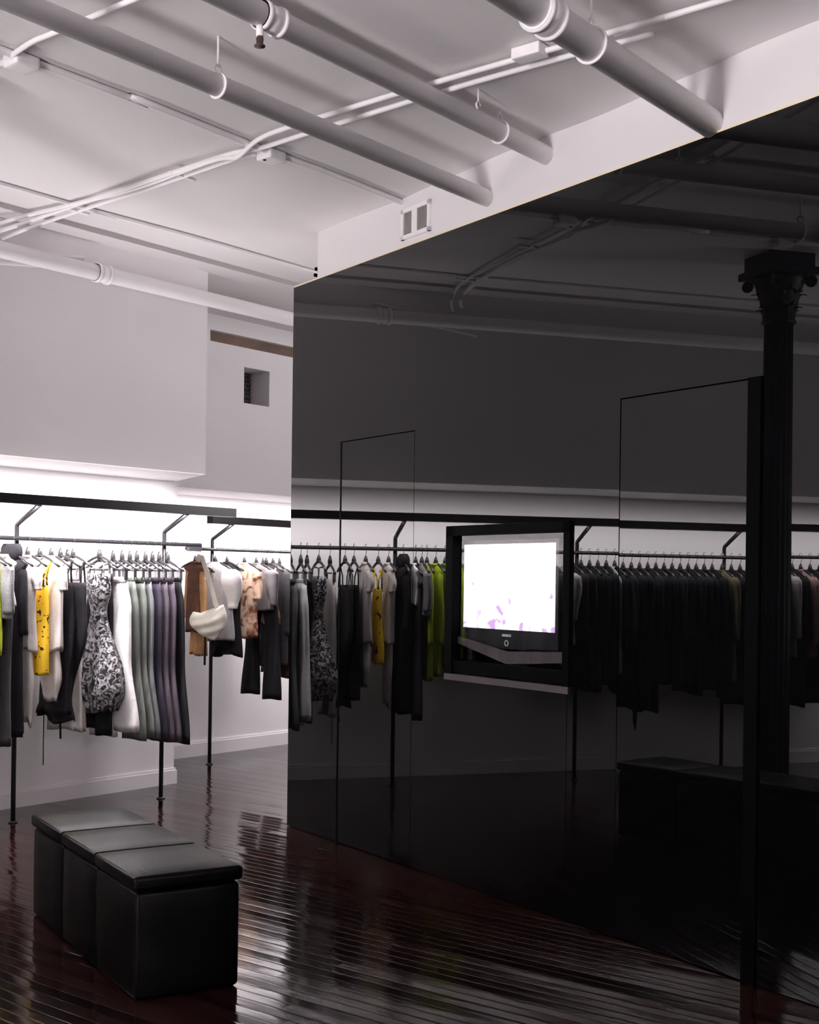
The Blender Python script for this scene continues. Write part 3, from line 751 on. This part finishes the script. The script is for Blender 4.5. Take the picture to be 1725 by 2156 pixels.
mb = MB(); strap(mb, [(0, .30, Z(.66)), (0, .302, Z(.45)), (0, .30, Z(.29))], .005); put(mb, rt, 'cord', M['black'])
mb = MB(); mb.tube([(0, .12, Z(.63)), (.005, .12, Z(.54)), (0, .11, Z(.48))], .007, 8); put(mb, rt, 'tie', M['black'])
garment('skirt', 5.20, RAIL_Y + .15, 0.0, 'pale long skirt whose hem shows below the black ruffled dress', M['offwhite'], zb=Z(0.53), w=.155, th=.026, short='pale long skirt')
garment('trousers', 5.395, RAIL_Y + .06, 0.02, 'black trousers whose cuff shows between pale skirt and white trousers', M['blackjean'], zb=Z(0.51), hw=.11, leg=.07, cuff=.075, short='black trousers beside the pale skirt')
garment('dress', 5.325, RAIL_Y - .02, -0.04, 'silver and black printed dress with a narrow waist and full skirt', M['silver'], zb=Z(0.66), w=.17, th=.05, wt=.11, wz=.27, waist=.42, waistt=.7, hemw=1.3, hemw2=.95, flare=2.4, flare2=1.6, amp=.2, k=7, ztop=-.21, short='silver printed dress')
garment('trousers', 5.455, RAIL_Y, -0.02, 'white wide leg trousers beside the silver printed dress', M['white'], zb=Z(0.50), hw=.14, leg=.115, cuff=.14, spread=1.35, hemy=-.04, th=.034, uneven=-.022, short='white wide leg trousers')
for i, (x, mt, ord_) in enumerate(((5.53, 'greenjean', 'first grey green jeans right of the white trousers'), (5.595, 'greenjean', 'second grey green jeans right of the white trousers'), (5.655, 'greyjean', 'third, steel grey jeans right of the white trousers'))):
    garment('trousers', x, RAIL_Y, J(.03), ord_, M[mt], 'grey jeans on the long rack', zb=Z(0.49 + J(.01)), hw=.145, leg=.105, cuff=.12, spread=1.2, hemy=-.05, th=.027, short=ord_)
for i, (x, mt, ord_) in enumerate(((5.73, 'indigo', 'dark indigo jeans next to the grey jeans'), (5.79, 'plum', 'plum grey jeans in the middle of the dark jeans'), (5.85, 'plum', 'faded plum grey jeans, second from the end of the long rack'), (5.925, 'blackjean', 'black jeans at the far end of the long rack'))):
    garment('trousers', x, RAIL_Y, J(.03), ord_, M[mt], 'dark jeans on the long rack', zb=Z(0.46 - .012 * i), hw=.145, leg=.10, cuff=.11, spread=1.15, hemy=-.04, th=.026, short=ord_.split(',')[0])

# --- long rack, seen in the glass only (left of the frame)
garment('top', 4.605, RAIL_Y, 0.0, 'white blouse beside the lime garments, seen reflected left of the television', M['white'], zb=Z(1.36), w=.13, th=.015, sleeve=0, hanger=False)
REF = 'seen reflected left of the television'
for x, mt, lab, zb, sh_ in ((4.49, 'lime', 'lime green silk dress nearest the white blouse, ' + REF, .80, 'first lime dress reflected left of the television'), (4.42, 'lime', 'second lime green silk dress, ' + REF, .82, 'second lime dress reflected left of the television'), (4.345, 'green', 'darker green silk dress beside the television frame, ' + REF, .88, 'darker green dress reflected beside the television'), (4.265, 'lime', 'lime green dress seen reflected in the television pane', .95, 'lime dress reflected in the television pane')):
    garment('top', x, RAIL_Y, J(.05), lab, M[mt], 'green silk dresses', zb=Z(zb), w=.115, th=.022, sleeve=.55, sr=.032, sr1=.032, name='dress', cat='dress', short=sh_, hlabel=None)
for i, (x, mt) in enumerate(((4.20, 'dgrey'), (4.12, 'black'), (4.03, 'grey'), (3.94, 'black'), (3.86, 'dgrey'), (3.77, 'black2'), (3.68, 'grey'), (3.59, 'black'), (3.49, 'black2'))):
    w_ = ['first', 'second', 'third', 'fourth', 'fifth', 'sixth', 'seventh', 'eighth', 'ninth'][i]
    c_ = {'dgrey': 'dark grey', 'black': 'black', 'grey': 'mid grey', 'black2': 'charcoal'}[mt]
    lab = f'{c_} jacket, {w_} after the lime dresses, reflected at the television window'
    garment('coat', x, RAIL_Y, J(.05), lab, M[mt], 'jackets reflected at the television', zb=Z(.86 + J(.08)), w=.19, th=.026, sleeve=.5, name='jacket', cat='jacket', short=f'{w_} {c_} jacket reflected at the television window')
garment('top', 3.385, RAIL_Y, 0.0, 'light grey jacket with a rounded sleeve, reflected right of the television frame', M['lgrey'], zb=Z(1.05), w=.2, th=.05, sleeve=.36, sr=.085, puff=.35, name='jacket', cat='jacket', short='light grey jacket reflected beside the television frame')
x = 3.30; i = 0
while x > 2.02:
    zb = .72 + J(.05)
    if 2.60 < x < 2.86: zb = .55 + J(.02)
    g = garment('coat', x, RAIL_Y, J(.06), 'black garment in the dense dark row reflected between television and column', M['black' if i % 3 else 'black2'], 'black garments in the reflected dark row', zb=Z(zb), w=.19 + J(.015), th=.023, sleeve=.50 + J(.08), name='jacket', cat='jacket', hlabel='black hanger carrying a black garment in the reflected dark row', hgroup='hangers of the reflected dark row')
    if 2.76 < x < 2.83:
        mb = MB(); mb.tube([(0, -.10, Z(.56)), (0, -.10, Z(.47)), (0, -.11, Z(.40))], [.02, .016, .004], 8); put(mb, g, 'tie', M['black'])
    if i == 4:
        garment('top', x - .035, RAIL_Y, 0, 'pale grey scarf like top in the dark row, reflected right of the television', M['lgrey'], zb=Z(.85), w=.205, th=.016, sleeve=0, hanger=False)
    x -= .072; i += 1
garment('top', 1.985, RAIL_Y, 0, 'khaki cotton shirt at the right end of the reflected dark row', M['khaki'], zb=Z(.78), w=.21, th=.03, sleeve=.5, name='shirt', cat='shirt', short='khaki shirt reflected by the black strip')
for i, x in enumerate((1.90, 1.82, 1.74, 1.66, 1.58, 1.50)):
    garment('coat', x, RAIL_Y, J(.05), 'black coat reflected beside the cast iron column', M['black'], 'black coats reflected by the column', zb=Z(.62 + J(.04)), w=.19, th=.03, sleeve=.55, hlabel='black hanger carrying a black coat reflected by the column', hgroup='hangers of the coats reflected by the column')
garment('top', 1.41, RAIL_Y, 0, 'pale grey shirt reflected right of the cast iron column', M['lgrey'], zb=Z(.95), w=.19, th=.03, sleeve=.5, name='shirt', cat='shirt', short='pale grey shirt reflected right of the column')
garment('coat', 1.33, RAIL_Y, 0, 'black coat between the pale grey shirt and pink cardigan, reflected at the right edge', M['black'], zb=Z(.55), w=.19, th=.03, sleeve=.6, short='black coat reflected at the right edge')
garment('top', 1.25, RAIL_Y, 0, 'dusty pink cardigan reflected at the right edge of the photo', M['pink'], zb=Z(.95), w=.19, th=.03, sleeve=.55, name='cardigan', cat='cardigan', short='dusty pink cardigan reflected at the right edge')
for i in range(6):
    garment('coat', 1.16 - .09 * i, RAIL_Y, J(.05), 'black coat past the pink cardigan, reflected at the right edge', M['black'], 'black coats past the pink cardigan', zb=Z(.60 + J(.05)), w=.19, th=.03, sleeve=.55, hlabel='black hanger carrying a black coat past the pink cardigan', hgroup='hangers past the pink cardigan')

# --- far rack
RY2 = 7.82
HG = 'hangers on the far rack'
garment('top', 7.05, RY2, 0.0, 'brown suede jacket behind the cream shoulder bag', M['brown'], zb=Z(1.10), w=.08, th=.03, sleeve=.40, sr=.028, sr1=.03, mat2=M['tan'], name='jacket', cat='jacket', short='brown suede jacket', hgroup=HG)
garment('skirt', 7.10, RY2, 0.0, 'tan leather skirt showing below the cream shoulder bag', M['tan'], zb=Z(.91), w=.075, th=.025, short='tan leather skirt', hgroup=HG)
garment('top', 7.27, RY2, 0.05, 'light grey blouse with a white puffed sleeve right of the cream bag', M['lgrey'], zb=Z(1.02), w=.19, th=.05, sleeve=.32, sr=.085, sr1=.05, puff=.45, mat2=M['white'], short='light grey blouse with puffed sleeve', hgroup=HG)
garment('top', 7.40, RY2, -0.03, 'black ragged hem tunic between the puffed blouse and the floral blouse', M['black'], zb=Z(.93), w=.16, th=.045, sleeve=.0, hem=.06, name='tunic', short='black ragged hem tunic', hgroup=HG)
garment('top', 7.60, RY2, 0.0, 'peach floral blouse on the far rack', M['floral'], zb=Z(1.03), w=.15, th=.035, sleeve=.25, short='peach floral blouse', hgroup=HG)
garment('trousers', 7.80, RY2 - .02, 0.0, 'black flared trousers with a wide gap between the legs on the far rack', M['blackjean'], zb=Z(.53), hw=.16, leg=.08, cuff=.105, spread=1.4, th=.04, uneven=.015, short='black flared trousers', hgroup=HG)
garment('top', 7.74, RY2, 0.0, 'mid grey cropped jacket above the black flared trousers', M['grey'], zb=Z(1.27), w=.19, th=.04, sleeve=.30, sr=.075, name='jacket', cat='jacket', short='mid grey cropped jacket', hgroup=HG)
garment('tank', 7.86, RY2, 0.0, 'gold printed camisole hanging behind the grey cropped jacket', M['floral'], zb=Z(1.15), w=.15, short='gold printed camisole', hgroup=HG)
garment('coat', 7.94, RY2, 0.0, 'dark green grey coat beside the edge of the black glass on the far rack', M['dgrey'], zb=Z(.78), w=.18, th=.035, sleeve=.55, short='dark green grey coat', hgroup=HG)
garment('trousers', 8.02, RY2, 0.0, 'dark brown trousers just left of the black glass edge on the far rack', M['brown'], zb=Z(.70), short='dark brown trousers', hgroup=HG)

# cream shoulder bag hanging in front of the far rack's first hanger
bx, by_ = 6.995, 7.60
r = thing('shoulder_bag', (bx, by_, 1.06), 'cream canvas slouchy shoulder bag hanging at the start of the far rack', 'bag')
o0 = Vector((bx, by_, 0))
mb = MB(); rs = []
bd = Vector((0.62, -0.78, 0)); bn = Vector((-0.78, -0.62, 0))
for i in range(21):
    t = i / 20; z = 1.295 - 0.235 * t
    hw_ = 0.150 * (0.80 + 0.20 * math.sin(PI * min(1, t * 1.3))) * (1 - max(0, t - .62) ** 1.6 * 2.6); ht = 0.030 + 0.050 * math.sin(PI * min(1, 0.08 + 0.85 * t))
    rg = []
    for j in range(48):
        a = 2 * PI * j / 48
        fold = 1 + 0.20 * math.sin(16 * t + 2.6 * math.cos(a) + .8) * (.3 + .7 * t)
        sag = 0.030 * math.cos(a) * (1 - 1.7 * t) - 0.035 * (1 - math.cos(a) ** 2) * (1 - t) ** 2
        rg.append(o0 + bd * (hw_ * math.cos(a)) + bn * (ht * math.sin(a) * fold) + Vector((0, 0, z + sag)))
    rs.append(rg)
mb.rings(rs); mb.build('bag_body', M['bag'], r)
mb = MB(); tp = Vector((bx - .045, by_ + .03, 1.70))
mb.tube([o0 + bd * .10 + Vector((0, 0, 1.22)), o0 + bd * .055 + Vector((0, 0, 1.34)), tp + Vector((.03, -.03, -.13)), tp, tp + Vector((0, .03, .004)), tp + Vector((-.01, .05, -.03))], .026, 12, .3)
mb.build('strap', M['bag'], r)

mb = MB(); mb.tube([(0, 0, 1.13), (.004, 0, 1.0), (0, 0, .84)], .012, 8, .5); mb.v = [p + Vector((7.0, 7.64, 0)) for p in mb.v]
tag(mb.build('belt', M['blackjean'], None, loc=(7.0, 7.64, 1.13)), 'narrow black belt dangling below the cream shoulder bag', 'belt')

# ------------------------------------------------------------------ lights
def area(name, loc, size, direction, power, col=(1, .94, .96), spread=180):
    l = bpy.data.lights.new(name, 'AREA'); l.shape = 'RECTANGLE'; l.size, l.size_y = size
    l.energy = power; l.color = col; l.spread = math.radians(spread)
    o = bpy.data.objects.new(name, l); COL.objects.link(o); o.location = loc
    d = Vector(direction).normalized(); xax = Vector((1, 0, 0)) if abs(d.x) < .9 else Vector((0, 1, 0))
    zax = -d; yax = zax.cross(xax).normalized(); xax = yax.cross(zax)
    o.rotation_euler = Matrix((xax, yax, zax)).transposed().to_euler()
    return o
# strip lamps inside the racks' light bars: one washes the wall, one shines down on the clothes
for (xa, xb, by, kw_, kd_) in ((-2.2, 6.34, BAR_Y, 12.5, 32), (7.01, 10.2, 7.61, 11, 18)):
    L_ = xb - xa
    area('rack_wall_strip', ((xa + xb) / 2, by + .045, 1.99), (L_, .03), (0, .978, -.21), kw_ * L_, spread=72)
    area('rack_down_strip', ((xa + xb) / 2, by + .0, 1.962), (L_, .03), (0, .12, -1), kd_ * L_, spread=150)
# upward strip along the front of the bar, towards the ceiling
area('rack_up_light', (2.0, BAR_Y - .05, 2.035), (8.5, .03), (0, -.45, .9), 29, spread=88)
# added fill lamps, no fixtures: left of viewer, behind, and beyond the glass partition
area('fill_light', (-4.5, 2.5, 2.3), (6, 1.0), (1, -.05, .75), 400, spread=100)
area('fill_light', (-0.5, -4.3, 2.4), (7, 1.2), (0, .55, 1), 580, spread=90)
area('fill_light', (9.6, 3.5, 2.6), (2, 1.0), (-.5, .85, .7), 52, spread=110)

W = bpy.data.worlds.new('World'); SC.world = W; W.use_nodes = True
W.node_tree.nodes['Background'].inputs[0].default_value = (1, .95, .97, 1); W.node_tree.nodes['Background'].inputs[1].default_value = 0.0

# ------------------------------------------------------------------ camera
cam = bpy.data.cameras.new('Camera'); co = bpy.data.objects.new('Camera', cam); COL.objects.link(co)
co.location = (0, 0, EYE)
fpx, yhor, roll = 2704.74, 1218.15, 0.0130
cam.sensor_fit = 'AUTO'; cam.sensor_width = 36
cam.lens = fpx * 36 / 2156
cam.shift_y = (yhor - 1078) / 2156
cam.clip_start = 0.05
R = Matrix.Rotation(0.6717 - PI / 2, 3, 'Z') @ Matrix.Rotation(PI / 2, 3, 'X') @ Matrix.Rotation(roll, 3, 'Z')
co.rotation_euler = R.to_euler()
SC.camera = co
SC.view_settings.view_transform = 'Standard'; SC.view_settings.look = 'None'
SC.view_settings.exposure = 0.0; SC.view_settings.gamma = 1.0
